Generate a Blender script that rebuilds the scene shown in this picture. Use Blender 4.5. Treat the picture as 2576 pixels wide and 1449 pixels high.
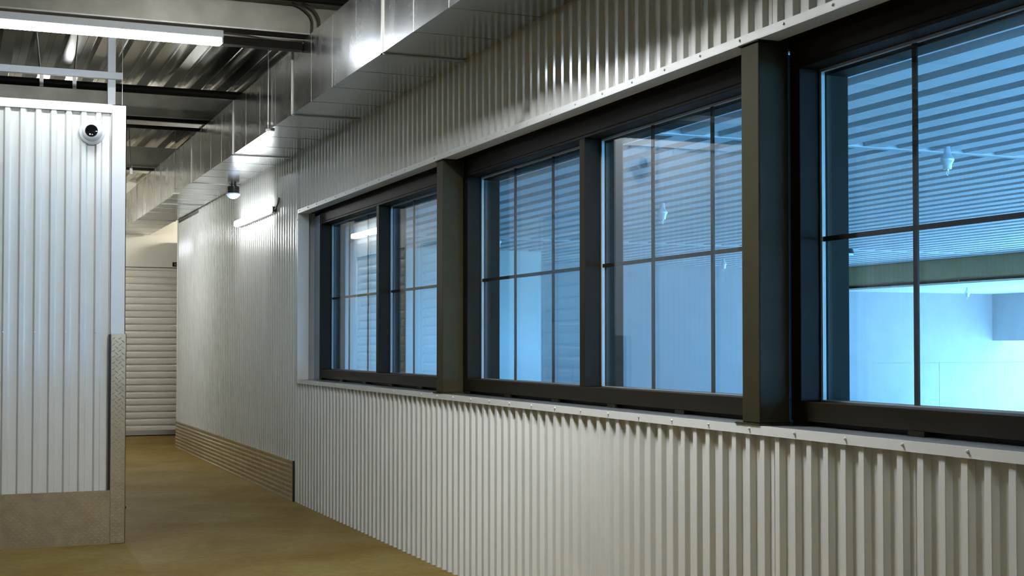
import bpy, bmesh, math, random
from mathutils import Matrix, Vector
random.seed(4)
for o in list(bpy.data.objects): bpy.data.objects.remove(o, do_unlink=True)
SC = bpy.context.scene
COL = SC.collection

# ------------------------------------------------------------------ camera
F_PX = 3420.0
PITCH, YAW = math.radians(1.44884), math.radians(22.35599)
cam_data = bpy.data.cameras.new('camera')
cam = bpy.data.objects.new('camera', cam_data); COL.objects.link(cam)
cam_data.sensor_width = 36.0
cam_data.lens = F_PX / 2576.0 * 36.0
cam_data.shift_y = 56.0 / 2576.0
cam_data.clip_start = 0.05; cam_data.clip_end = 200
fw = Vector((math.sin(YAW)*math.cos(PITCH), math.cos(YAW)*math.cos(PITCH), math.sin(PITCH)))
rt = Vector((math.cos(YAW), -math.sin(YAW), 0)); up = rt.cross(fw)
M = Matrix((rt, up, -fw)).transposed().to_4x4()
M.translation = Vector((-2.42789, 0.0, 1.2))
cam.matrix_world = M
SC.camera = cam

# ------------------------------------------------------------------ world, sun, exposure
W = bpy.data.worlds.new('sky'); SC.world = W; W.use_nodes = True
bg = W.node_tree.nodes['Background']
bg.inputs[0].default_value = (0.14, 0.49, 1.0, 1); bg.inputs[1].default_value = 20.0
sun_d = bpy.data.lights.new('sun', 'SUN'); sun = bpy.data.objects.new('sun', sun_d); COL.objects.link(sun)
sun_d.energy = 35.0; sun_d.angle = math.radians(9); sun_d.color = (0.30, 0.62, 1.0)
sun.rotation_euler = Vector((-0.75, -0.04, -0.60)).to_track_quat('-Z', 'Y').to_euler()
sun.location = (20, -6, 12)
SC.view_settings.view_transform = 'Standard'; SC.view_settings.look = 'None'
SC.view_settings.gamma = 1.0; SC.view_settings.use_curve_mapping = False
SC.view_settings.exposure = 0.0
TUBE_E = 56.0

# ------------------------------------------------------------------ materials
def new_mat(name):
    m = bpy.data.materials.new(name); m.use_nodes = True
    nt = m.node_tree; return m, nt, nt.nodes['Principled BSDF'], nt.nodes, nt.links
def mat(name, col, rough=0.5, metal=0.0, var=0.0, scale=6.0, bump=0.0, bscale=120.0, stretch=(1,1,1), coat=0.0, rvar=0.0):
    m, nt, b, N, L = new_mat(name)
    b.inputs['Base Color'].default_value = (*col, 1); b.inputs['Roughness'].default_value = rough
    b.inputs['Metallic'].default_value = metal
    if 'bronze' in name or 'black painted' in name: b.inputs['Specular IOR Level'].default_value = 0.08
    if coat: b.inputs['Coat Weight'].default_value = coat; b.inputs['Coat Roughness'].default_value = 0.12
    tc = N.new('ShaderNodeTexCoord'); mp = N.new('ShaderNodeMapping'); mp.inputs['Scale'].default_value = stretch
    L.new(tc.outputs['Object'], mp.inputs[0])
    if var or rvar:
        n = N.new('ShaderNodeTexNoise'); n.inputs['Scale'].default_value = scale; n.inputs['Detail'].default_value = 5
        L.new(mp.outputs[0], n.inputs[0])
        if var:
            r = N.new('ShaderNodeMapRange'); r.inputs[1].default_value = 0.3; r.inputs[2].default_value = 0.7
            r.inputs[3].default_value = 1 - var; r.inputs[4].default_value = 1 + var
            mx = N.new('ShaderNodeVectorMath'); mx.operation = 'SCALE'; mx.inputs[0].default_value = col
            L.new(n.outputs[0], r.inputs[0]); L.new(r.outputs[0], mx.inputs['Scale']); L.new(mx.outputs[0], b.inputs['Base Color'])
        if rvar:
            r2 = N.new('ShaderNodeMapRange'); r2.inputs[1].default_value = 0.3; r2.inputs[2].default_value = 0.7
            r2.inputs[3].default_value = rough - rvar; r2.inputs[4].default_value = rough + rvar
            L.new(n.outputs[0], r2.inputs[0]); L.new(r2.outputs[0], b.inputs['Roughness'])
    if bump:
        n2 = N.new('ShaderNodeTexNoise'); n2.inputs['Scale'].default_value = bscale; n2.inputs['Detail'].default_value = 3
        bp = N.new('ShaderNodeBump'); bp.inputs['Strength'].default_value = bump; bp.inputs['Distance'].default_value = 0.004
        L.new(mp.outputs[0], n2.inputs[0]); L.new(n2.outputs[0], bp.inputs['Height']); L.new(bp.outputs[0], b.inputs['Normal'])
    return m
def emit(name, col, s):
    m, nt, b, N, L = new_mat(name)
    b.inputs['Base Color'].default_value = (0.8, 0.8, 0.8, 1)
    b.inputs['Emission Color'].default_value = (*col, 1); b.inputs['Emission Strength'].default_value = s
    return m
PANEL = mat('white painted steel panel', (0.66, 0.655, 0.59), 0.17, 0, var=0.03, scale=2.0)
TRIMW = mat('white painted trim', (0.66, 0.655, 0.60), 0.33, 0, var=0.02, scale=3)
DOORW = mat('off white door paint', (0.68, 0.66, 0.57), 0.35, 0, var=0.03, scale=3)
DUCT  = mat('galvanised duct steel', (0.50, 0.49, 0.45), 0.26, 1.0, var=0.08, scale=5, bump=0.03, bscale=9, stretch=(1, 1, 0.5), rvar=0.035)
DUCTB = mat('smooth galvanised sheet', (0.40, 0.41, 0.39), 0.17, 0.95, var=0.08, scale=6, bump=0.012, bscale=7, stretch=(1, 0.4, 1), rvar=0.04)
DECK  = mat('galvanised roof deck', (0.40, 0.38, 0.32), 0.17, 1.0, var=0.15, scale=3, bump=0.03, bscale=5, stretch=(1, 0.3, 1), rvar=0.04)
BEAMM = mat('galvanised beam steel', (0.34, 0.32, 0.26), 0.38, 0.9, var=0.18, scale=5, bump=0.1, bscale=10)
PLATE = mat('aluminium tread plate', (0.56, 0.49, 0.35), 0.34, 0.9, var=0.12, scale=12, bump=0.1, bscale=200)
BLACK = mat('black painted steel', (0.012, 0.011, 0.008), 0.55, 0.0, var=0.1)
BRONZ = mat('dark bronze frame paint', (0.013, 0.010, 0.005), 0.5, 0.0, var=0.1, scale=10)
POSTM = mat('dark bronze post paint', (0.036, 0.031, 0.015), 0.5, 0.0, var=0.1, scale=10)
GREYT = mat('grey sealant', (0.30, 0.36, 0.40), 0.5, 0)
SILLM = mat('shade grey sill top', (0.36, 0.38, 0.38), 0.32, 0.9, var=0.08, scale=8)  # grey puts shade into the top of the white painted sill
SPACE = mat('aluminium spacer bar', (0.42, 0.41, 0.37), 0.55, 0.3)
ZINC  = mat('zinc plated steel', (0.55, 0.54, 0.48), 0.35, 1.0)
WPLAS = mat('white plastic', (0.72, 0.73, 0.72), 0.35)
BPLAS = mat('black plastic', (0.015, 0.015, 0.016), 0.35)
LENSM = mat('frosted lens', (0.55, 0.66, 0.80), 0.3)
DGLAS = mat('black dome glass', (0.004, 0.004, 0.004), 0.05)
STUCC = mat('grey-white exterior stucco', (0.36, 0.36, 0.36), 0.85, 0, var=0.04, scale=5, bump=0.35, bscale=70)
SOFFW = mat('white soffit board', (0.78, 0.80, 0.80), 0.5, 0, var=0.02)
SOFFD = mat('shade brown soffit recess', (0.032, 0.013, 0.003), 0.8, 0, var=0.1)  # dark brown holds the shade of the soffit recesses
FASCI = mat('taupe fascia panel', (0.46, 0.33, 0.16), 0.7, 0, var=0.06, scale=3)
CONC  = mat('concrete', (0.70, 0.70, 0.68), 0.8, 0, var=0.08, scale=1.5, bump=0.1)
SPRK  = mat('white sprinkler cup', (0.75, 0.78, 0.80), 0.3, 0.3)
CABLE = mat('olive cable jacket', (0.07, 0.06, 0.03), 0.5)
SIGNW = mat('sign lettering', (0.6, 0.58, 0.5), 0.5)
TUBE  = emit('tube lens', (0.80, 0.88, 1.0), TUBE_E*1.0)
TUBEF = emit('wall tube lens', (0.86, 0.92, 1.0), TUBE_E*0.5)
TUBEL = emit('corridor tube lens', (0.86, 0.92, 1.0), TUBE_E*2.0)
TUBEN = emit('bright fill lens', (0.90, 0.94, 1.0), TUBE_E*21)
TUBEV = emit('neutral fill lens', (1.0, 0.97, 0.90), TUBE_E*3)
TUBEM = emit('medium fill lens', (0.92, 0.94, 1.0), TUBE_E*2.5)
TUBEW = emit('warm fill lens', (1.0, 0.95, 0.85), TUBE_E*7)

# floor: tan sealed concrete
FLOORM, nt, b, N, L = new_mat('tan sealed concrete floor')
tc = N.new('ShaderNodeTexCoord')
n1 = N.new('ShaderNodeTexNoise'); n1.inputs['Scale'].default_value = 1.3; n1.inputs['Detail'].default_value = 8; n1.inputs['Roughness'].default_value = 0.62
n2 = N.new('ShaderNodeTexNoise'); n2.inputs['Scale'].default_value = 26; n2.inputs['Detail'].default_value = 5
cr = N.new('ShaderNodeValToRGB')
cr.color_ramp.elements[0].position = 0.38; cr.color_ramp.elements[0].color = (0.180, 0.106, 0.013, 1)
cr.color_ramp.elements[1].position = 0.64; cr.color_ramp.elements[1].color = (0.245, 0.178, 0.056, 1)
mx = N.new('ShaderNodeMix'); mx.data_type = 'RGBA'; mx.blend_type = 'MULTIPLY'; mx.inputs[0].default_value = 0.6
rr = N.new('ShaderNodeMapRange'); rr.inputs[1].default_value = 0.3; rr.inputs[2].default_value = 0.7; rr.inputs[3].default_value = 0.75; rr.inputs[4].default_value = 1.15
L.new(tc.outputs['Object'], n1.inputs[0]); L.new(tc.outputs['Object'], n2.inputs[0]); L.new(n1.outputs[0], cr.inputs[0])
L.new(n2.outputs[0], rr.inputs[0]); L.new(cr.outputs[0], mx.inputs['A']); L.new(rr.outputs[0], mx.inputs['B']); L.new(mx.outputs['Result'], b.inputs['Base Color'])
b.inputs['Roughness'].default_value = 0.6; b.inputs['Specular IOR Level'].default_value = 0.10
bp = N.new('ShaderNodeBump'); bp.inputs['Strength'].default_value = 0.12; bp.inputs['Distance'].default_value = 0.01
L.new(n1.outputs[0], bp.inputs['Height']); L.new(bp.outputs[0], b.inputs['Normal'])

# window glass: clear pane whose mirror share rises towards grazing angles
GLASS, nt, b, N, L = new_mat('window glass')
N.remove(b); out = N['Material Output']
tr = N.new('ShaderNodeBsdfTransparent'); tr.inputs[0].default_value = (0.98, 0.99, 0.99, 1)
gl = N.new('ShaderNodeBsdfGlossy'); gl.inputs['Roughness'].default_value = 0.0; gl.inputs[0].default_value = (0.95, 0.97, 1, 1)
geo = N.new('ShaderNodeNewGeometry'); dt = N.new('ShaderNodeVectorMath'); dt.operation = 'DOT_PRODUCT'
L.new(geo.outputs['Normal'], dt.inputs[0]); L.new(geo.outputs['Incoming'], dt.inputs[1])
def math_n(op, a, bb=None):
    n = N.new('ShaderNodeMath'); n.operation = op
    for i, v in enumerate((a, bb)):
        if v is None: continue
        if isinstance(v, (int, float)): n.inputs[i].default_value = v
        else: L.new(v, n.inputs[i])
    return n.outputs[0]
ab = math_n('ABSOLUTE', dt.outputs['Value']); om = math_n('SUBTRACT', 1.0, ab); pw = math_n('POWER', om, 5.0)
fr = math_n('ADD', math_n('MULTIPLY', pw, 0.93), 0.045)
ms = N.new('ShaderNodeMixShader'); L.new(fr, ms.inputs[0]); L.new(tr.outputs[0], ms.inputs[1]); L.new(gl.outputs[0], ms.inputs[2]); L.new(ms.outputs[0], out.inputs[0])

# ------------------------------------------------------------------ mesh helpers
class MB:
    def __init__(s): s.v = []; s.f = []
    def box(s, x0, x1, y0, y1, z0, z1):
        n = len(s.v)
        s.v += [(x0,y0,z0),(x1,y0,z0),(x1,y1,z0),(x0,y1,z0),(x0,y0,z1),(x1,y0,z1),(x1,y1,z1),(x0,y1,z1)]
        s.f += [tuple(n+i for i in q) for q in ((0,3,2,1),(4,5,6,7),(0,1,5,4),(1,2,6,5),(2,3,7,6),(3,0,4,7))]
        return s
    def prism(s, prof, axis, a, bb, closed=True):
        """prof: 2-D points in the two axes other than `axis` (order x,y,z), extruded from a to bb"""
        n = len(s.v); k = len(prof)
        for t in (a, bb):
            for p in prof:
                q = list(p); q.insert(axis, t); s.v.append(tuple(q))
        for i in range(k if closed else k-1):
            j = (i+1) % k; s.f.append((n+i, n+j, n+k+j, n+k+i))
        if closed:
            s.f.append(tuple(n+i for i in range(k))[::-1]); s.f.append(tuple(n+k+i for i in range(k)))
        return s
    def cyl(s, p, q, r, r2=None, seg=16, caps=True):
        p = Vector(p); q = Vector(q); d = (q-p).normalized(); r2 = r if r2 is None else r2
        a = d.orthogonal().normalized(); c = d.cross(a); n = len(s.v)
        for P, R in ((p, r), (q, r2)):
            for i in range(seg):
                t = 2*math.pi*i/seg; s.v.append(tuple(P + a*math.cos(t)*R + c*math.sin(t)*R))
        for i in range(seg):
            j = (i+1) % seg; s.f.append((n+i, n+j, n+seg+j, n+seg+i))
        if caps:
            s.f.append(tuple(n+i for i in range(seg))[::-1]); s.f.append(tuple(n+seg+i for i in range(seg)))
        return s
    def lathe(s, prof, o, d=(0,0,1), seg=32):
        """prof: (radius, height) pairs along direction d from origin o"""
        o = Vector(o); d = Vector(d).normalized(); a = d.orthogonal().normalized(); c = d.cross(a); n = len(s.v)
        for r, h in prof:
            for i in range(seg):
                t = 2*math.pi*i/seg; s.v.append(tuple(o + d*h + (a*math.cos(t)+c*math.sin(t))*max(r, 1e-5)))
        for k in range(len(prof)-1):
            for i in range(seg):
                j = (i+1) % seg; s.f.append((n+k*seg+i, n+k*seg+j, n+(k+1)*seg+j, n+(k+1)*seg+i))
        return s
    def tube(s, pts, r, seg=8):
        for p, q in zip(pts[:-1], pts[1:]): s.cyl(p, q, r, seg=seg)
        return s
    def obj(s, name, m, parent=None, smooth=False, bevel=0, origin=None):
        me = bpy.data.meshes.new(name)
        o0 = Vector(origin) if origin else Vector((0, 0, 0))
        if parent is not None: o0 = world_loc(parent)
        elif origin is None and s.v:
            xs, ys, zs = zip(*s.v); o0 = Vector(((min(xs)+max(xs))/2, (min(ys)+max(ys))/2, min(zs)))
        me.from_pydata([tuple(Vector(v)-o0) for v in s.v], [], s.f); me.update()
        bm = bmesh.new(); bm.from_mesh(me); bmesh.ops.recalc_face_normals(bm, faces=bm.faces); bm.to_mesh(me); bm.free()
        me.materials.append(m)
        if smooth:
            for p in me.polygons: p.use_smooth = True
            me.set_sharp_from_angle(angle=math.radians(40))
        o = bpy.data.objects.new(name, me); COL.objects.link(o)
        if parent is not None: o.parent = parent
        else: o.location = o0
        if bevel:
            b = o.modifiers.new('b', 'BEVEL'); b.width = bevel; b.segments = 2; b.limit_method = 'ANGLE'; b.angle_limit = math.radians(50)
        return o
def world_loc(o):
    p = Vector((0, 0, 0))
    while o is not None: p += o.location; o = o.parent
    return p
def tag(o, label, cat, group=None):
    o['label'] = label; o['category'] = cat
    if group: o['group'] = group
    return o
def thing(name, label, cat, loc, group=None):
    o = bpy.data.objects.new(name, None); COL.objects.link(o); o.location = loc; o.empty_display_size = 0.1
    return tag(o, label, cat, group)
def struct(o, label=None):
    o['kind'] = 'structure'
    if label: o['label'] = label
    return o
def dup(root, loc, label=None, group=None):
    r = root.copy(); COL.objects.link(r); r.location = loc
    if label: r['label'] = label
    if group: r['group'] = group
    for ch in list(root.children):
        c = ch.copy(); COL.objects.link(c); c.parent = r
        for g in list(ch.children):
            d = g.copy(); COL.objects.link(d); d.parent = c
    return r

# ribbed sheet profile
PITCHR = 0.0865; DEP = 0.018
def rib_profile(a, bnd, phase, depth_sign=1, front=0.0):
    """returns list of (along, offset): crest at offset `front`, pan at front+depth_sign*DEP"""
    pts = []; k = math.floor((a-phase)/PITCHR)-1; y = phase + k*PITCHR
    while y < bnd+PITCHR:
        for d, off in ((0.0, 1), (0.0015, 0.92), (0.009, 0.08), (0.011, 0), (0.035, 0), (0.037, 0.08), (0.0445, 0.92), (0.046, 1)) + (((0.0640, 1), (0.0642, 0.90), (0.0850, 0.90), (0.0851, 1)) if k % 8 == 0 else ()):
            pts.append((y+d, front + depth_sign*DEP*off))
        y += PITCHR; k += 1
    pts = [p for p in pts if a < p[0] < bnd]
    pts = [(a, front+depth_sign*DEP)] + pts + [(bnd, front+depth_sign*DEP)]
    return pts
def ribbed_x(mb, y0, y1, z0, z1, phase, front=0.0, sign=1, back=0.05):
    """sheet facing -x (sign 1) or +x (sign -1), ribs vertical, running along y"""
    pr = [(off, y) for y, off in rib_profile(y0, y1, phase, sign, front)]
    b = front + sign*back
    mb.prism(pr + [(b, y1), (b, y0)], 2, z0, z1)
def ribbed_y(mb, x0, x1, z0, z1, phase, front, sign=1, back=0.05):
    pr = [(x, off) for x, off in rib_profile(x0, x1, phase, sign, front)]
    b = front + sign*back
    mb.prism(pr + [(x1, b), (x0, b)], 2, z0, z1)

# ------------------------------------------------------------------ setting: floor
struct(MB().box(-6, 0.3, -4.2, 16.25, -0.1, 0.0).box(-6, 4.5, 16.25, 19.2, -0.1, 0.0).obj('floor', FLOORM), 'tan sealed concrete floor of the corridor')
struct(MB().box(0.3, 60, -30, 16.2, -0.3, -0.1).box(4.5, 60, 16.2, 45, -0.3, -0.1).obj('floor', CONC), 'concrete drive outside the windows')

# ------------------------------------------------------------------ right wall with the long window opening
OP0, OP1, SILL, HEAD = 0.72, 10.18, 0.937, 2.20
PH = 3.008 - 0.036    # crest phase
DECKZ = 3.33
wr = MB()
ribbed_x(wr, -4.0, OP1, 0, SILL-0.002, PH)
ribbed_x(wr, -4.0, OP1, HEAD+0.002, DECKZ+0.05, PH)
ribbed_x(wr, OP1, 16.2, 0, DECKZ+0.05, PH)
ribbed_x(wr, -4.0, OP0, SILL-0.002, HEAD+0.002, PH)
struct(wr.obj('wall_right', PANEL), 'white ribbed steel wall with the long window opening')
wo = MB()
wo.box(0.05, 0.30, -4.2, 16.2, -0.1, SILL-0.004); wo.box(0.05, 0.30, -4.2, 16.2, HEAD+0.03, DECKZ+0.4)
wo.box(0.05, 0.30, OP1+0.02, 16.2, SILL-0.004, HEAD+0.03); wo.box(0.05, 0.30, -4.2, OP0, SILL-0.004, HEAD+0.03)
struct(wo.obj('wall_outer', STUCC), 'outer leaf of the window wall')
# end trim of wall_right at the far outside corner
struct(MB().box(-0.004, 0.05, 16.2, 16.206, 0, DECKZ+0.05).box(-0.006, -0.001, 16.13, 16.206, 0, DECKZ).obj('trim_1', TRIMW), 'white corner trim at far end of window wall')

struct(MB().box(-0.0015, 0.05, 14.75, 16.19, 2.618, 2.646).obj('gap_shade_strip', BRONZ), 'dark strip painted as the shaded gap between far wall top and duct')  # dark strip painted in as the shade above the wall top
# partition (front face) and the corridor side behind it
PY = 8.55; PX = -1.46; PTOP = 2.655
wp = MB()
ribbed_y(wp, -6.0, PX-0.085, 0, PTOP-0.03, PX-0.085-0.0135, PY-0.012, 1, back=0.06)
struct(wp.obj('wall_front', PANEL), 'white ribbed partition face with the camera on it')
# upper sheet laps over the lower one
wl = MB(); ribbed_y(wl, -6.0, PX-0.09, 1.06, PTOP-0.031, PX-0.085-0.0135, PY-0.0124, 1, back=0.03)
struct(wl.obj('wall_front_upper', PANEL), 'upper ribbed sheet lapped over the lower sheet of the partition')
ts = MB()
ts.box(-6.0, PX-0.085, PY-0.018, PY-0.0145, PTOP-0.048, PTOP); ts.box(-6.0, PX-0.085, PY-0.018, PY+0.07, PTOP, PTOP+0.004)
ts.box(PX-0.085, PX, PY-0.018, PY-0.014, 0.0, PTOP+0.004); ts.box(PX-0.004, PX, PY-0.018, PY+0.09, 0, PTOP+0.004)
ts.box(PX-0.085, PX, PY-0.018, PY+0.07, PTOP, PTOP+0.004)
struct(ts.obj('trim_2', TRIMW), 'flat white edge trim along top and corner of the partition')
wc = MB()
wc.box(PX-0.10, PX-0.005, PY+0.03, 15.2, 2.20, 2.655); wc.box(PX-0.10, PX-0.005, PY+0.03, 8.75, 0, 2.2)
for a, b_ in ((9.85, 10.45), (12.80, 13.30), (15.12, 15.2)): wc.box(PX-0.10, PX-0.005, a, b_, 0, 2.2)
wc.box(-6, PX-0.1, 15.1, 15.2, 0, 2.655); wc.box(-6, PX-0.005, PY+0.07, 15.2, 2.60, 2.64)
struct(wc.obj('wall_left', TRIMW), 'white corridor wall between roller doors behind the partition')

# rest of room shell
struct(MB().box(-6.1, -6.0, -4.2, 19.2, 0, DECKZ+0.3).obj('wall_far_left', PANEL), 'white wall left of the photo')
wb = MB(); ribbed_y(wb, -6.0, 0.0, 0, DECKZ, 0, -4.0, -1, back=0.1)
struct(wb.obj('wall_back', PANEL), 'white ribbed wall behind the viewer')
we = MB(); we.box(-6, -0.98, 18.40, 18.5, 0, DECKZ+0.2); we.box(0.62, 4.5, 18.40, 18.5, 0, DECKZ+0.2)
we.box(-0.98, 0.62, 18.40, 18.5, 2.225, 2.665); we.box(-0.98, 0.62, 18.46, 18.5, 2.665, DECKZ+0.2)
struct(we.obj('wall_end', DOORW), 'off white wall panel above the end roller door')
struct(MB().box(0.3, 4.5, 16.1, 16.2, 0, DECKZ+0.3).box(4.5, 4.6, 16.1, 19.2, 0, DECKZ+0.3).obj('wall_cross', PANEL), 'white wall of the crossing corridor')
struct(MB().box(-6, 4.5, 18.5, 18.6, DECKZ-0.8, DECKZ+0.2).obj('wall_end_upper', BLACK), 'black sheet painted as the dark void above the end wall panel')  # black colour imitates an unlit opening

# deck ceiling (flutes run along y)
dk = MB(); P = 0.215; x = -6.0; prof = []
while x < 4.4:
    for d, h in ((0, 0), (0.085, 0), (0.100, 0.045), (0.140, 0.045), (0.1405, 0.040), (0.1455, 0.040), (0.146, 0.045), (0.200, 0.045)): prof.append((x+d, DECKZ+h))
    x += P
prof += [(prof[-1][0], DECKZ+0.10), (prof[0][0], DECKZ+0.10)]
dk.prism(prof, 1, -4.2, 19.2)
struct(dk.obj('ceiling', DECK), 'galvanised fluted steel deck ceiling')
struct(MB().box(-6.2, 4.7, -4.3, 19.3, DECKZ+0.11, DECKZ+0.3).obj('ceiling_upper', CONC), 'slab over the steel deck')

# ------------------------------------------------------------------ steel beams
def beam(yb, label):
    t = thing('steel_beam', label, 'beam', (-3.0, yb, 3.07), 'galvanised roof beams')
    MB().box(-6, 0.0, yb, yb+0.006, 3.075, DECKZ).obj('web', BEAMM, t)
    m = MB().box(-6, 0.0, yb-0.012, yb+0.19, 3.069, 3.075); 
    m.obj('bottom_flange', BEAMM, t)
    MB().box(-6, 0.0, yb-0.030, yb-0.0005, 3.104, 3.112).obj('flange_lip', ZINC, t)
    MB().box(-6, 0.0, yb-0.014, yb-0.0005, 3.076, 3.1035).obj('flange_recess_shade', BRONZ, t)  # dark box imitates the shaded recess under the lip
    MB().box(-6, 0.0, yb-0.01, yb+0.12, DECKZ-0.012, DECKZ-0.001).obj('top_flange', BEAMM, t)
    return t
beam(8.19, 'galvanised steel roof beam just above the long tube light')
beam(11.66, 'galvanised roof beam behind the black pipes, seen over the partition corner')
beam(15.02, 'farthest galvanised roof beam, over the corridor end')
beam(4.75, 'galvanised roof beam nearest the viewer'); beam(1.3, 'galvanised roof beam above the viewer')

# ------------------------------------------------------------------ ventilation duct
dx0, dx1, dz0, dz1 = -0.47, -0.035, 2.648, 3.055
dt_ = thing('ventilation_duct', 'large rectangular galvanised duct running along top of the window wall', 'duct', ((dx0+dx1)/2, 8, dz0))
seams = [-3.3 + 1.945*i for i in range(12)]
seams = [s for s in seams if s < 18.3]; base = 6.45
seams = sorted([base + 1.945*k for k in range(-5, 6)] + [-4.0, 18.35])
for a, b_ in zip(seams[:-1], seams[1:]):
    m = MB(); n = 4; w = (b_-a)/n
    # side with shallow cross-breaks: each panel bows out between faint bead lines
    for i in range(n):
        y0 = a+i*w; y1 = y0+w-0.004
        m.box(dx0, dx1, y0, y1, dz0, dz1)
        m.box(dx0-0.0010, dx1, y1, y1+0.004, dz0, dz1)
    ds = m.obj('duct_section', DUCT, dt_)
    m = MB()
    for i in range(n):
        y0 = a+i*w; m.box(dx0, dx1, y0+0.001, y0+w-0.005, dz0-0.0012, dz0-0.0004); m.box(dx0, dx1, y0+w-0.0045, y0+w-0.0015, dz0-0.0022, dz0-0.0004)
    m.obj('bottom_sheet', DUCTB, ds)
for s in seams[1:-1]:
    m = MB()
    for yy in (s-0.007, s+0.002):
        m.box(dx0-0.007, dx0-0.0005, yy, yy+0.005, dz0-0.010, dz1+0.007); m.box(dx1+0.0005, dx1+0.006, yy, yy+0.005, dz0-0.010, dz1+0.007)
        m.box(dx0-0.007, dx1+0.006, yy, yy+0.005, dz0-0.010, dz0-0.0035); m.box(dx0-0.007, dx1+0.006, yy, yy+0.005, dz1+0.0005, dz1+0.007)
    m.box(dx0-0.0055, dx0-0.0021, s-0.002, s+0.002, dz0-0.009, dz1+0.006)
    m.obj('flange', ZINC, dt_)
for yy in (9.04, 13.18, 5.2, 1.4):
    m = MB().cyl((dx0-0.012, yy, dz0-0.03), (dx0-0.012, yy, DECKZ), 0.0022, seg=8)
    m.cyl((dx0-0.012, yy, dz0+0.03), (dx0-0.012, yy, dz0+0.045), 0.009, seg=6)
    m.box(dx0-0.03, dx0+0.03, yy-0.012, yy+0.012, dz0-0.012, dz0-0.001)
    m.obj('hanger_rod', ZINC, dt_)

# ------------------------------------------------------------------ sill and header trims with screws
tr1 = MB(); tr1.box(-0.007, -0.002, OP0, OP1, SILL-0.003, SILL); tr1.box(-0.007, -0.004, OP0, OP1, SILL-0.030, SILL-0.003)
t_s = struct(tr1.obj('trim_3', TRIMW), 'white painted sill flashing under the windows')
MB().box(-0.002, 0.14, OP0, OP1, SILL-0.003, SILL).obj('sill_top_shade', SILLM, t_s)  # same painted sill, its top given a darker shade material
tr2 = MB(); tr2.box(-0.006, 0.075, OP0, OP1, HEAD-0.002, HEAD+0.001); tr2.box(-0.006, -0.002, OP0, OP1+0.012, HEAD, HEAD+0.028)
tr2.box(-0.006, 0.08, OP1-0.004, OP1-0.001, SILL, HEAD); tr2.box(-0.006, -0.002, OP1, OP1+0.016, SILL-0.01, HEAD+0.01)
t_h = struct(tr2.obj('trim_4', TRIMW), 'white painted head and jamb flashing around the windows')
def screw_mesh():
    return MB().lathe([(0.0001, 0), (0.0055, 0), (0.0055, -0.001), (0.0038, -0.002), (0.0038, -0.005), (0.0001, -0.006)], (0, 0, 0), (1, 0, 0), seg=8)
sc0 = None
def put_screw(parent, loc):
    global sc0
    if sc0 is None:
        m = screw_mesh(); me = bpy.data.meshes.new('screw'); me.from_pydata(m.v, [], m.f); me.materials.append(TRIMW); me.update(); sc0 = me
    o = bpy.data.objects.new('screw', sc0); COL.objects.link(o); o.parent = parent; o.location = Vector(loc) - world_loc(parent); return o
y = 2.80
k = 0
while y < 10.1:
    put_screw(t_s, (-0.007, y, SILL-0.012)); put_screw(t_h, (-0.006, y+0.05, HEAD+0.015)); y += 3*PITCHR; k += 1
for z in (1.0, 1.6, 2.15): put_screw(t_h, (-0.006, OP1+0.009, z))
for i in range(6):
    o = put_screw(t_h, (-1.629-0.1755*i, PY-0.016, 1.274)); o.rotation_euler = (0, 0, math.pi/2)
    o.parent = bpy.data.objects['wall_front_upper']; o.location = Vector((-1.629-0.1755*i, PY-0.017, 1.274)) - world_loc(o.parent)
# back-of-opening filler seen between flashing and frames
fl = MB(); fl.box(0.13, 0.15, 9.99, OP1+0.02, SILL, HEAD+0.03)
struct(fl.obj('trim_5', GREYT), 'grey filler strip between end jamb and window frame')
fl = MB(); fl.box(0.075, 0.12, OP0, OP1, HEAD+0.003, HEAD+0.03); fl.box(0.13, 0.15, OP0, OP1, HEAD-0.02, HEAD+0.03)
struct(fl.obj('trim_6', BRONZ), 'dark head filler above the window frames')

# ------------------------------------------------------------------ dark steel posts between the windows
def post(y0, y1, label):
    t = thing('window_post', label, 'post', (0.05, (y0+y1)/2, SILL), 'dark steel posts between the windows')
    MB().box(0.0, 0.118, y0, y1, SILL+0.006, HEAD-0.006).obj('shaft', POSTM, t, bevel=0.004)
    MB().box(-0.010, 0.125, y0-0.012, y1+0.03, SILL+0.001, SILL+0.006).obj('base_plate', POSTM, t)
    MB().box(-0.006, 0.125, y0-0.008, y1+0.008, HEAD-0.006, HEAD-0.001).obj('cap_plate', POSTM, t)
    return t
post(6.880, 6.982, 'dark bronze steel post between the farthest and the middle window')
post(3.786, 3.892, 'dark bronze steel post left of the nearest window')

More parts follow.
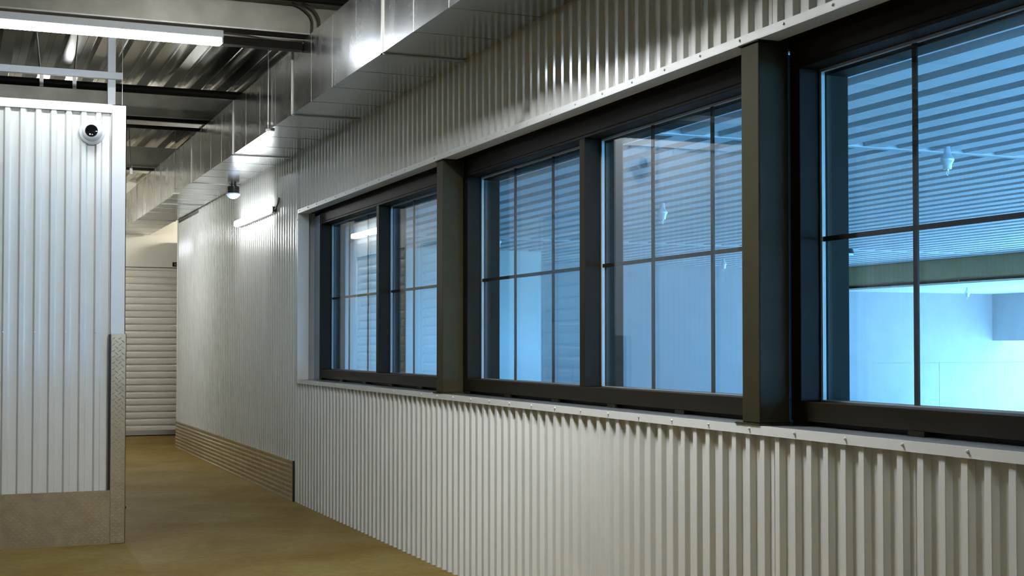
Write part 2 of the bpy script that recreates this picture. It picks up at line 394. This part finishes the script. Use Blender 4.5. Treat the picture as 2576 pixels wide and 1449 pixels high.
# ------------------------------------------------------------------ windows
FX0, FX1 = 0.12, 0.30
def window(idx, y0, y1, label):
    """y1 far end, y0 near end"""
    t = thing('window_%d' % idx, label, 'window', (0.2, (y0+y1)/2, SILL)); t['kind'] = 'structure'
    del t['category']
    zb0, zb1, zt0, zt1 = 0.953, 1.016, 2.104, 2.185
    fr = MB(); jw = 0.055
    fr.box(FX0, FX1, y0, y1, zb0, zb1); fr.box(FX0, FX1, y0, y1, zt0, zt1)
    fr.box(FX0-0.004, FX0, y0, y1, zt0+0.012, zt0+0.017)
    fr.box(FX0, FX1, y0, y0+jw, zb1, zt0); fr.box(FX0, FX1, y1-jw, y1, zb1, zt0)
    fr.obj('window_frame', BRONZ, t, bevel=0.002)
    ym = (y0+y1)/2
    MB().box(FX0, FX1, ym-jw/2, ym+jw/2, zb1, zt0).obj('mullion', BRONZ, t, bevel=0.002)
    for a, b_ in ((y0+jw, ym-jw/2), (ym+jw/2, y1-jw)):
        g = MB().box(0.192, 0.196, a, b_, zb1, zt0); pane = g.obj('glass_pane', GLASS, t)
        g = MB().box(0.212, 0.216, a, b_, zb1, zt0); g.obj('glass_pane', GLASS, t)
        sp = MB()
        sp.box(0.1975, 0.2105, a+0.001, a+0.012, zb1, zt0); sp.box(0.1975, 0.2105, b_-0.012, b_-0.001, zb1, zt0)
        sp.box(0.1975, 0.2105, a, b_, zb1, zb1+0.004); sp.box(0.1975, 0.2105, a, b_, zt0-0.010, zt0-0.001)
        sp.obj('spacer_bar', SPACE, pane)
        # inner stops that show the exterior reveal
        st = MB(); st.box(0.217, 0.30, a, a+0.014, zb1, zt0); st.box(0.217, 0.30, b_-0.014, b_, zb1, zt0); st.box(0.217, 0.30, a, b_, zt0-0.02, zt0)
        st.obj('glazing_stop', BRONZ, t)
        w3 = (b_-a)/3
        mu = MB()
        for kx in (1, 2): mu.box(0.2005, 0.2075, a+w3*kx-0.0095, a+w3*kx+0.0095, zb1, zt0)
        mu.box(0.2005, 0.2075, a, b_, 1.545-0.008, 1.545+0.008)
        mu.obj('muntin_grid', BRONZ, t)
    sh = MB(); n = 5
    for i in range(n+1):
        yy = y0 + 0.05 + (y1-y0-0.1)*i/n; sh.box(FX0-0.004, 0.2, yy-0.035, yy+0.035, SILL+0.001, zb0)
    sh.box(FX0+0.03, 0.28, y0, y1, SILL+0.001, zb0)
    sh.obj('shim', BRONZ, t)
    return t
window(1, 6.985, 10.0, 'farthest window, beside the end of the ribbed wall')
window(2, 3.895, 6.878, 'middle window between the two dark posts')
window(3, 0.79, 3.784, 'nearest window at the right edge of the photo')

# ------------------------------------------------------------------ roller doors
def roller_door(name, axis, at, a, b_, z1, sign, label, bar=True):
    """axis 'y': door in plane y=at spanning x a..b_, front towards -y; axis 'x': plane x=at spanning y, front towards +x"""
    t = thing(name, label, 'door', ((a+b_)/2, at, 0) if axis == 'y' else (at, (a+b_)/2, 0)); t['kind'] = 'structure'; del t['category']
    pr = []; z = 0.05; p = 0.0886
    while z < z1:
        for d, o in ((0, 0.003), (0.004, -0.006), (0.012, -0.013), (0.030, -0.016), (0.060, -0.016), (0.070, -0.012), (0.079, -0.004), (0.083, 0.003)):
            if z+d < z1: pr.append((o*sign, z+d))
        z += p
    pr = [(at+o, zz) for o, zz in pr]
    back = at + 0.02*sign
    pr = pr + [(back, z1), (back, 0.05)]
    m = MB()
    m.prism(pr, 0 if axis == 'y' else 1, a, b_)
    m.obj('curtain', DOORW, t)
    q = MB()
    if axis == 'y':
        q.box(a, b_, at-0.022, at+0.01, 0.012, 0.075)
    else: q.box(min(at+0.004, at-0.022*sign), max(at+0.004, at-0.022*sign), a, b_, 0.012, 0.075)
    q.obj('bottom_bar', ZINC, t)
    q = MB()
    if axis == 'y': q.box(a, b_, at-0.018, at+0.01, 0.0, 0.012)
    else: q.box(at-0.005, at+0.015, a, b_, 0.0, 0.012)
    q.obj('weather_seal', BLACK, t)
    q = MB()
    if axis == 'y':
        q.box(a-0.03, a, at-0.03, at+0.01, 0, z1+0.02); q.box(b_, b_+0.03, at-0.03, at+0.01, 0, z1+0.02)
    else:
        q.box(at-0.02, at+0.012, a-0.05, a, 0, z1); q.box(at-0.02, at+0.012, b_, b_+0.05, 0, z1)
    q.obj('guide_rail', ZINC, t)
    return t
roller_door('door_1', 'y', 18.42, -0.95, 0.59, 2.225, 1, 'off white ribbed roller door at the corridor end')
for i, (a, b_) in enumerate(((8.80, 9.80), (10.50, 12.75), (13.35, 15.07))):
    roller_door('door_%d' % (i+2), 'x', PX-0.03, a, b_, 2.19, -1, 'off white roller door on the left corridor side, number %s from the partition corner' % ('one', 'two', 'three')[i])
sg = thing('number_sign', 'tiny black number plaque on white panel above the end roller door', 'sign', (0.268, 18.393, 2.236))
MB().box(0.262, 0.345, 18.392, 18.399, 2.236, 2.293).obj('plaque', BLACK, sg)
td = bpy.data.curves.new('numerals', 'FONT'); td.body = '10'; td.size = 0.052; td.extrude = 0.0006
to = bpy.data.objects.new('numerals', td); COL.objects.link(to)
dg = bpy.context.evaluated_depsgraph_get(); me = bpy.data.meshes.new_from_object(to.evaluated_get(dg)); bpy.data.objects.remove(to)
me.materials.clear(); me.materials.append(SIGNW)
to = bpy.data.objects.new('numerals', me); COL.objects.link(to); to.parent = sg; to.rotation_euler = (math.pi/2, 0, 0)
to.location = (0.008, -0.0025, 0.010)

# ------------------------------------------------------------------ tread plate kick plates and corner guard
def lug(mb, u, v, ang, put, h=0.0022, ln=0.0145, wd=0.0032):
    ca, sa = math.cos(ang), math.sin(ang)
    pts = [(-ln, 0, 0), (0, -wd, 0), (ln, 0, 0), (0, wd, 0), (-ln*0.45, 0, h), (ln*0.45, 0, h)]
    n = len(mb.v)
    for a, c, d in pts: mb.v.append(put(u + a*ca - c*sa, v + a*sa + c*ca, d))
    mb.f += [tuple(n+i for i in q) for q in ((0,1,5,4), (1,2,5), (2,3,4,5), (3,0,4))]
def tread(mb, u0, u1, v0, v1, put):
    p = 0.037; i = 0; u = u0 + 0.016
    while u < u1-0.01:
        v = v0 + 0.014
        while v < v1-0.01:
            lug(mb, u, v, math.radians(35), put)
            if u+p/2 < u1-0.01 and v+p/2 < v1-0.01: lug(mb, u+p/2, v+p/2, math.radians(-40), put)
            v += p
        u += p
kp = MB().box(-5.9, PX-0.0855, PY-0.022, PY-0.0185, 0, 0.322); tread(kp, -2.9, PX-0.0855, 0, 0.322, lambda u, v, d: (u, PY-0.022-d, v))
tag(kp.obj('kick_plate', PLATE), 'tread plate kick strip along foot of the white partition', 'kick plate')
kp = MB().box(-0.014, -0.001, 10.28, 16.19, 0, 0.31); tread(kp, 10.28, 16.19, 0, 0.31, lambda u, v, d: (-0.014-d, u, v))
k2 = kp.obj('kick_plate', PLATE)
MB().box(-0.016, -0.001, 10.272, 10.2795, 0, 0.312).obj('end_edge_shade', BPLAS, k2)  # black strip imitates the plate's end edge in shadow
tag(k2, 'brownish tread plate kick strip along foot of the window wall corridor', 'kick plate')
kg = MB().box(PX-0.082, PX+0.006, PY-0.030, PY-0.027, 0.003, 1.265).box(PX+0.003, PX+0.006, PY-0.030, PY+0.06, 0.003, 1.265)
kg.box(PX-0.082, PX-0.079, PY-0.027, PY-0.019, 0.003, 1.265)
tread(kg, PX-0.084, PX+0.004, 0.003, 1.265, lambda u, v, d: (u, PY-0.030-d, v))
tread(kg, PY-0.028, PY+0.06, 0.003, 1.265, lambda u, v, d: (PX+0.006+d, u, v))
kg_o = kg.obj('corner_guard', PLATE)
MB().box(PX-0.098, PX-0.0835, PY-0.0235, PY-0.0185, 0.325, 1.262).obj('edge_gap_shade', BPLAS, kg_o)  # black strip stands for the shadow in the gap beside the guard
tag(kg_o, 'tall tread plate corner guard on the partition corner', 'corner guard')
tag(MB().lathe([(0.0001, 0), (0.009, 0), (0.009, 0.004), (0.005, 0.008), (0.0001, 0.008)], (PX+0.006, PY-0.01, 0.215), (1, 0, 0), 12).obj('rubber_bumper', BPLAS), 'small black bumper knob on side of the corner guard', 'bumper')

# ------------------------------------------------------------------ tube lights
def tube_light(xr, xl, y, z, label):
    t = thing('tube_light', label, 'light', ((xr+xl)/2, y, z-0.06), 'ceiling tube lights')
    MB().box(xl, xr+0.006, y-0.03, y+0.03, z, z+0.045).obj('housing', WPLAS, t, bevel=0.003)
    MB().box(xl+0.01, xr-0.004, y-0.028, y+0.028, z-0.042, z-0.0005).obj('lens', TUBE, t, bevel=0.01)
    MB().box(xr-0.004, xr+0.004, y-0.029, y+0.029, z-0.03, z-0.0005).obj('end_cap', WPLAS, t)
    MB().box(xl+0.002, xl+0.01, y-0.029, y+0.029, z-0.03, z-0.0005).obj('end_cap', WPLAS, t)
    return t
tl = tube_light(-0.965, -2.32, 8.10, 3.020, 'long lit tube light under the nearest roof beam, upper left')
def warm(t):
    for c in t.children:
        if c.name.startswith('lens'):
            c.data = c.data.copy(); c.data.materials[0] = TUBEW
d2 = tube_light(-0.58, -1.08, 4.60, 3.065, 'added fill tube light above and ahead of the viewer, out of the photo')  # unseen lamp, added to raise the interior brightness
d3 = tube_light(-0.58, -1.02, 1.55, 3.150, 'added fill tube light above the viewer, out of the photo')  # second unseen overhead lamp, also added as fill light
d7 = dup(tl, (1.9, 17.2, 2.9), 'added warm fill light in the crossing corridor, hidden to the right')  # added lamp, out of view, brightens the corridor end
warm(d7)
d8 = tube_light(-0.95, -1.60, 17.0, 2.60, 'added short fill light in the crossing corridor, hidden behind the partition')  # hidden lamp added to light the end door
for c in d8.children:
    if c.name.startswith('lens'): c.data.materials[0] = TUBEV
MB().cyl((-1.27, 17.0, 2.64), (-1.27, 17.0, DECKZ-0.01), 0.006, seg=8).obj('hanger_rod', ZINC, d8)
for q in (d2, d3):
    x_, y_ = q.location.x, q.location.y; w_ = 0.26 if q is d2 else 0.24
    for sy in (-1, 1): MB().box(x_-w_, x_+w_, y_+sy*0.036-0.001, y_+sy*0.036+0.001, q.location.z+0.038, q.location.z+0.10).obj('added_light_shield', WPLAS, q)  # unseen shields added to keep lamp light off the beam
    for c in q.children:
        if c.name.startswith('lens'): c.data.materials[0] = TUBEN if q is d2 else TUBEM
def wall_light(x, s, y0, y1, z, label):
    t = thing('wall_tube_light', label, 'light', (x, (y0+y1)/2, z-0.03), 'wall tube lights')
    MB().box(min(x, x+s*0.03), max(x, x+s*0.03), y0, y1, z-0.028, z+0.028).obj('housing', WPLAS, t, bevel=0.003)
    a, b_ = sorted((x+s*0.0305, x+s*0.068))
    MB().box(a, b_, y0+0.01, y1-0.01, z-0.026, z+0.026).obj('lens', TUBEF if s < 0 else TUBEL, t, bevel=0.012)
    return t
wall_light(-0.001, -1, 10.98, 12.42, 2.300, 'lit tube light on the ribbed wall under the duct')
wall_light(PX-0.004, 1, 13.75, 15.1, 2.44, 'lit tube light on left corridor wall, mirrored in the farthest window')
# flexible feed to the wall light
pts = [(-0.012, 10.97, 2.30), (-0.02, 10.90, 2.30), (-0.02, 10.85, 2.315), (-0.012, 10.825, 2.34), (-0.008, 10.815, 2.385)]
tag(MB().tube(pts, 0.006).box(-0.035, -0.001, 10.93, 10.975, 2.28, 2.32).obj('conduit', CABLE), 'short curled conduit at right end of the wall tube light', 'conduit')

# black lamp hanging below duct edge
bl = thing('pendant_lamp', 'small black lamp with white bowl lens hanging below the duct edge', 'lamp', (-0.105, 12.25, 2.511))
bx, by = -0.105, 12.25
MB().lathe([(0.0001, 2.624), (0.049, 2.624), (0.055, 2.614), (0.055, 2.562), (0.0001, 2.562)], (bx, by, 0), seg=24).obj('body', BPLAS, bl, smooth=True)
MB().lathe([(0.064, 2.562), (0.066, 2.554), (0.056, 2.538), (0.036, 2.520), (0.015, 2.512), (0.0001, 2.511)], (bx, by, 0), seg=28).obj('bowl_lens', LENSM, bl, smooth=True)
m = MB().cyl((bx-0.012, by, 2.622), (bx-0.012, by, 2.646), 0.006, seg=10).cyl((bx+0.018, by, 2.622), (bx+0.018, by, 2.644), 0.011, seg=10)
m.obj('stem', BPLAS, bl)

# dome camera on partition
cx_, cz_ = -1.662, 2.482; cy_ = PY-0.012
dc = thing('dome_camera', 'round white dome security camera with black lens on the partition', 'camera', (cx_, cy_, cz_-0.078))
MB().lathe([(0.0001, 0), (0.074, 0), (0.076, 0.006), (0.075, 0.020), (0.068, 0.026), (0.060, 0.030), (0.0001, 0.030)], (cx_, cy_, cz_), (0, -1, 0), 40).obj('base_ring', WPLAS, dc, smooth=True)
d = Vector((-0.20, -1.0, 0.02)).normalized()
MB().lathe([(0.0001, 0), (0.058, 0.0), (0.060, 0.012), (0.054, 0.030), (0.044, 0.042), (0.038, 0.045), (0.0365, 0.040), (0.0001, 0.040)], (cx_, cy_-0.020, cz_), d, 40).obj('eyeball', WPLAS, dc, smooth=True)
MB().lathe([(0.037, 0.0405), (0.034, 0.047), (0.020, 0.051), (0.0001, 0.052)], (cx_, cy_-0.020, cz_), d, 32).obj('lens', DGLAS, dc, smooth=True)
le = Vector((cx_, cy_-0.02, cz_)) + d*0.051
mm = MB()
for sx in (-0.007, 0.007): mm.lathe([(0.0001, 0.0), (0.0055, 0.0), (0.004, 0.002), (0.0001, 0.002)], (le.x+sx, le.y+0.001, le.z-0.022), (0, -1, 0), 10)
mm.obj('infrared_lamp', SIGNW, dc)

# ------------------------------------------------------------------ overhead pipes, braces, rails, cables
m = MB().cyl((-6, 10.3, 3.085), (-0.0, 10.3, 3.087), 0.030, seg=14)
pp = tag(m.obj('sprinkler_pipe', BLACK, smooth=True), 'thin black sprinkler pipe crossing above the partition', 'pipe', 'black sprinkler pipes')
m = MB().cyl((-6, 12.03, 3.102), (0.0, 12.03, 3.102), 0.038, seg=16)
m.cyl((-0.80, 12.03, 3.10), (-0.80, 12.03, 3.20), 0.022, seg=12).cyl((-0.80, 12.03, 3.17), (-0.80, 12.03, DECKZ-0.01), 0.012, seg=10)
tag(m.obj('sprinkler_pipe', BLACK, smooth=True), 'thick black pipe behind the second beam, right of partition top', 'pipe', 'black sprinkler pipes')
m = MB().cyl((-6, 8.02, 3.285), (0, 8.02, 3.285), 0.020, seg=14)
tag(m.obj('sprinkler_pipe', BLACK, smooth=True), 'black pipe under the deck at the very top, left of the duct', 'pipe', 'black sprinkler pipes')
def brace(top, bot, label):
    t = thing('pipe_brace', label, 'brace', bot, 'steel braces holding the thin black pipe')
    MB().cyl(top, bot, 0.006, seg=10).obj('rod', ZINC, t, smooth=True)
    b = Vector(bot); MB().box(b.x-0.013, b.x+0.013, b.y-0.060, b.y-0.045, b.z-0.08, b.z+0.03).cyl((b.x, b.y-0.05, b.z+0.02), (b.x, b.y-0.05, b.z+0.05), 0.016, seg=10).obj('clamp', ZINC, t)
    return t
brace((-1.95, 9.35, 3.33), (-1.86, 10.262, 3.125), 'left steel rod brace clamped to the thin black pipe')
brace((-1.66, 9.60, 3.33), (-1.635, 10.262, 3.125), 'right steel rod brace clamped to the thin black pipe, nearer the white upright')
t = thing('wall_brace', 'white strut upright with cross rail standing behind the partition top', 'brace', (-1.44, 9.6, 2.64))
MB().box(-1.468, -1.416, 9.57, 9.62, 2.645, 3.30).obj('upright', WPLAS, t, bevel=0.002)
MB().box(-5.5, -1.372, 9.535, 9.57, 3.005, 3.052).obj('rail', WPLAS, t, bevel=0.002)
MB().prism([(-1.54, 2.645), (-1.468, 2.645), (-1.468, 2.78)], 1, 9.60, 9.606).obj('gusset', WPLAS, t)
MB().box(-1.49, -1.40, 9.56, 9.63, 3.30, 3.328).obj('top_clip', WPLAS, t)
# hanger at corridor
t = thing('pipe_hanger', 'thin threaded hanger rod with clamp right of the partition corner', 'hanger', (-0.93, 12.7, 2.77))
MB().cyl((-0.945, 12.7, 2.80), (-0.975, 12.7, DECKZ), 0.004, seg=8).obj('rod', ZINC, t)
MB().box(-0.957, -0.933, 12.69, 12.71, 2.745, 2.80).cyl((-0.945, 12.7, 2.80), (-0.945, 12.7, 2.83), 0.011, seg=8).obj('clamp', ZINC, t)
tag(MB().cyl((-1.385, 9.45, 2.0), (-1.385, 9.45, DECKZ), 0.0022, seg=6).obj('hanger_wire', ZINC), 'thin vertical wire just right of the white upright', 'wire')
# cables beside beam 1
def arc(pts, n=24):
    """Catmull-Rom through pts"""
    P = [Vector(p) for p in pts]; P = [P[0]]+P+[P[-1]]; out = []
    for i in range(1, len(P)-2):
        for k in range(n):
            t = k/n; a, b_, c, d_ = P[i-1:i+3]
            out.append(0.5*((2*b_)+(c-a)*t+(2*a-5*b_+4*c-d_)*t*t+(3*b_-a-3*c+d_)*t**3))
    out.append(P[-2]); return out
tag(MB().tube(arc([(-0.47, 8.13, 3.29), (-0.40, 8.13, 3.25), (-0.365, 8.13, 3.18), (-0.375, 8.13, 3.085)], 8), 0.008).obj('cable', CABLE), 'right one of two dark cables looping down beside the duct', 'cable', 'looped cables')
tag(MB().tube(arc([(-0.53, 8.15, 3.29), (-0.45, 8.15, 3.25), (-0.405, 8.15, 3.19), (-0.410, 8.15, 3.085)], 8), 0.007).obj('cable', CABLE), 'left one of two dark cables looping down beside the duct', 'cable', 'looped cables')
tag(MB().tube(arc([(-0.96, 8.12, 3.062), (-0.80, 8.12, 3.055), (-0.70, 8.12, 3.045), (-0.58, 8.12, 3.038), (-0.47, 8.12, 3.050)], 8), 0.006).obj('cable', CABLE), 'flexible yellowish cable running from the long tube light end to the duct', 'cable')
tag(MB().box(-0.950, -0.475, 8.10, 8.17, 2.992, 3.040).obj('flange_shade_strip', BRONZ), 'dark flange shade strip between tube light end and duct', 'flange shade strip')  # dark box stands in for the shaded flange underside

# ------------------------------------------------------------------ exterior drive seen through the windows
EZ = 2.40; YW = 18.05
# soffit: white boards over a recessed bed coloured dark brown as shade, boards run along y
so = MB(); x = 0.30; SP = 0.252
x = 1.408 - 0.5*SP*0.92 - 4*SP + 0.0
while x < 10.42:
    for ja, jb in ((-4, -0.73), (-0.70, 6.77), (6.80, 14.27), (14.30, YW)): so.box(max(x+SP*0.44, 0.3), min(x+SP, 10.42), ja, jb, EZ, EZ+0.045)
    x += SP
for yj in (6.80, 14.3, -0.7): so.box(0.3, 10.42, yj-0.012, yj+0.045, EZ-0.003, EZ+0.045)
struct(so.obj('ceiling_soffit', SOFFW), 'white soffit boards of the covered drive outside')
struct(MB().box(0.3, 14.0, -4, YW+0.2, EZ+0.046, EZ+0.16).obj('ceiling_channel', SOFFD), 'recessed bed between soffit boards, coloured dark brown for its shade')
# bulkhead and lower soffit
bk = MB().box(10.42, 10.50, -4, YW, 2.065, EZ+0.05)
bk.box(10.412, 10.42, -4, YW, 2.105, 2.112)
for yy in (3, 6, 9, 12, 15): bk.box(10.413, 10.42, yy, yy+0.01, 2.07, EZ)
struct(bk.obj('wall_fascia', FASCI), 'taupe fascia dropping to the lower soffit outside')
ls = MB(); x = 10.5
while x < 13.7:
    ls.box(x+0.03, min(x+SP, 13.72), -4, YW, 2.05, 2.07); x += SP
struct(ls.box(10.42, 13.8, -4, YW, 2.07, 2.12).obj('ceiling_lower', SOFFW), 'white lower soffit beyond the fascia outside')
# far wall with panel joints
fwl = MB(); zj = 0.905
xs = [0.3] + [3.4, 6.742, 10.466, 12.605, 30]
for z0, z1, xx in ((-0.1, zj-0.006, [0.3, 3.0, 5.95, 6.742+3.7, 12.605, 30]), (zj+0.006, 2.6, [0.3, 30])):
    for a, b_ in zip(xx[:-1], xx[1:]): fwl.box(a+0.005, b_-0.005, YW, YW+0.1, z0, z1)
fwl.box(0.3, 30, YW+0.006, YW+0.2, -0.1, 2.6)
struct(fwl.obj('wall_outside', STUCC), 'pale stucco end wall of the drive seen through the windows')
struct(MB().box(0.3, 13.95, -4.2, -4.0, 2.3, 2.6).obj('wall_drive_added', STUCC), 'pale stucco strip added above the near end of the drive to shape its light')  # unseen strip added to limit daylight at the near end
struct(MB().box(13.72, 13.95, -4, YW, 1.267, 2.6).obj('wall_header', STUCC), 'low header wall at the outer side of the drive')
# sprinklers
def sprinkler(loc, label):
    x, y, z = loc
    t = thing('fire_sprinkler', label, 'sprinkler', loc, 'sprinkler heads under the outside soffit')
    MB().lathe([(0.018, 0.13), (0.020, 0.095), (0.028, 0.075), (0.041, 0.058), (0.042, 0.052), (0.036, 0.038), (0.027, 0.024), (0.026, 0.0), (0.022, -0.008), (0.0001, -0.008)], (x, y, z+0.0), seg=24).obj('cup', SPRK, t, smooth=True)
    m = MB().lathe([(0.010, -0.008), (0.009, -0.016), (0.0001, -0.016)], (x, y, z), seg=12)
    m.tube([(x-0.007, y, z-0.014), (x-0.0085, y, z-0.028), (x-0.003, y, z-0.044), (x+0.003, y, z-0.044), (x+0.0085, y, z-0.028), (x+0.007, y, z-0.014)], 0.0022, 6)
    m.cyl((x, y, z-0.016), (x, y, z-0.040), 0.0014, seg=6)
    m.obj('deflector_frame', ZINC, t)
    return t
s0 = sprinkler((3.10, 6.55, 2.262), 'largest white sprinkler cup hanging outside, in the nearest window')
def sp(loc, lab): dup(s0, loc, lab)
sp((3.10, 10.1, 2.262), 'white sprinkler cup outside, in right half of the middle window')
sp((3.02, 13.65, 2.262), 'white sprinkler cup outside, at left edge of the middle window')
sp((3.02, 16.3, 2.262), 'smallest sprinkler cup outside, in right half of the farthest window')
sp((7.45, 16.3, 2.262), 'sprinkler cup outside, low in right half of middle window beside the post')
sp((11.6, 16.2, 1.925), 'small sprinkler cup hanging from the lower soffit beyond the fascia')
# canopy light outside
t = thing('canopy_light', 'black canopy light with bluish lens under the outside soffit, in the nearest window', 'light', (7.70, 13.95, 2.28))
MB().lathe([(0.0001, 2.40), (0.05, 2.40), (0.06, 2.385), (0.125, 2.378), (0.14, 2.33), (0.14, 2.32), (0.0001, 2.32)], (7.72, 13.95, 0), seg=28).obj('body', BPLAS, t, smooth=True)
MB().lathe([(0.135, 2.32), (0.13, 2.305), (0.10, 2.290), (0.05, 2.283), (0.0001, 2.282)], (7.72, 13.95, 0), seg=28).obj('lens', LENSM, t, smooth=True)
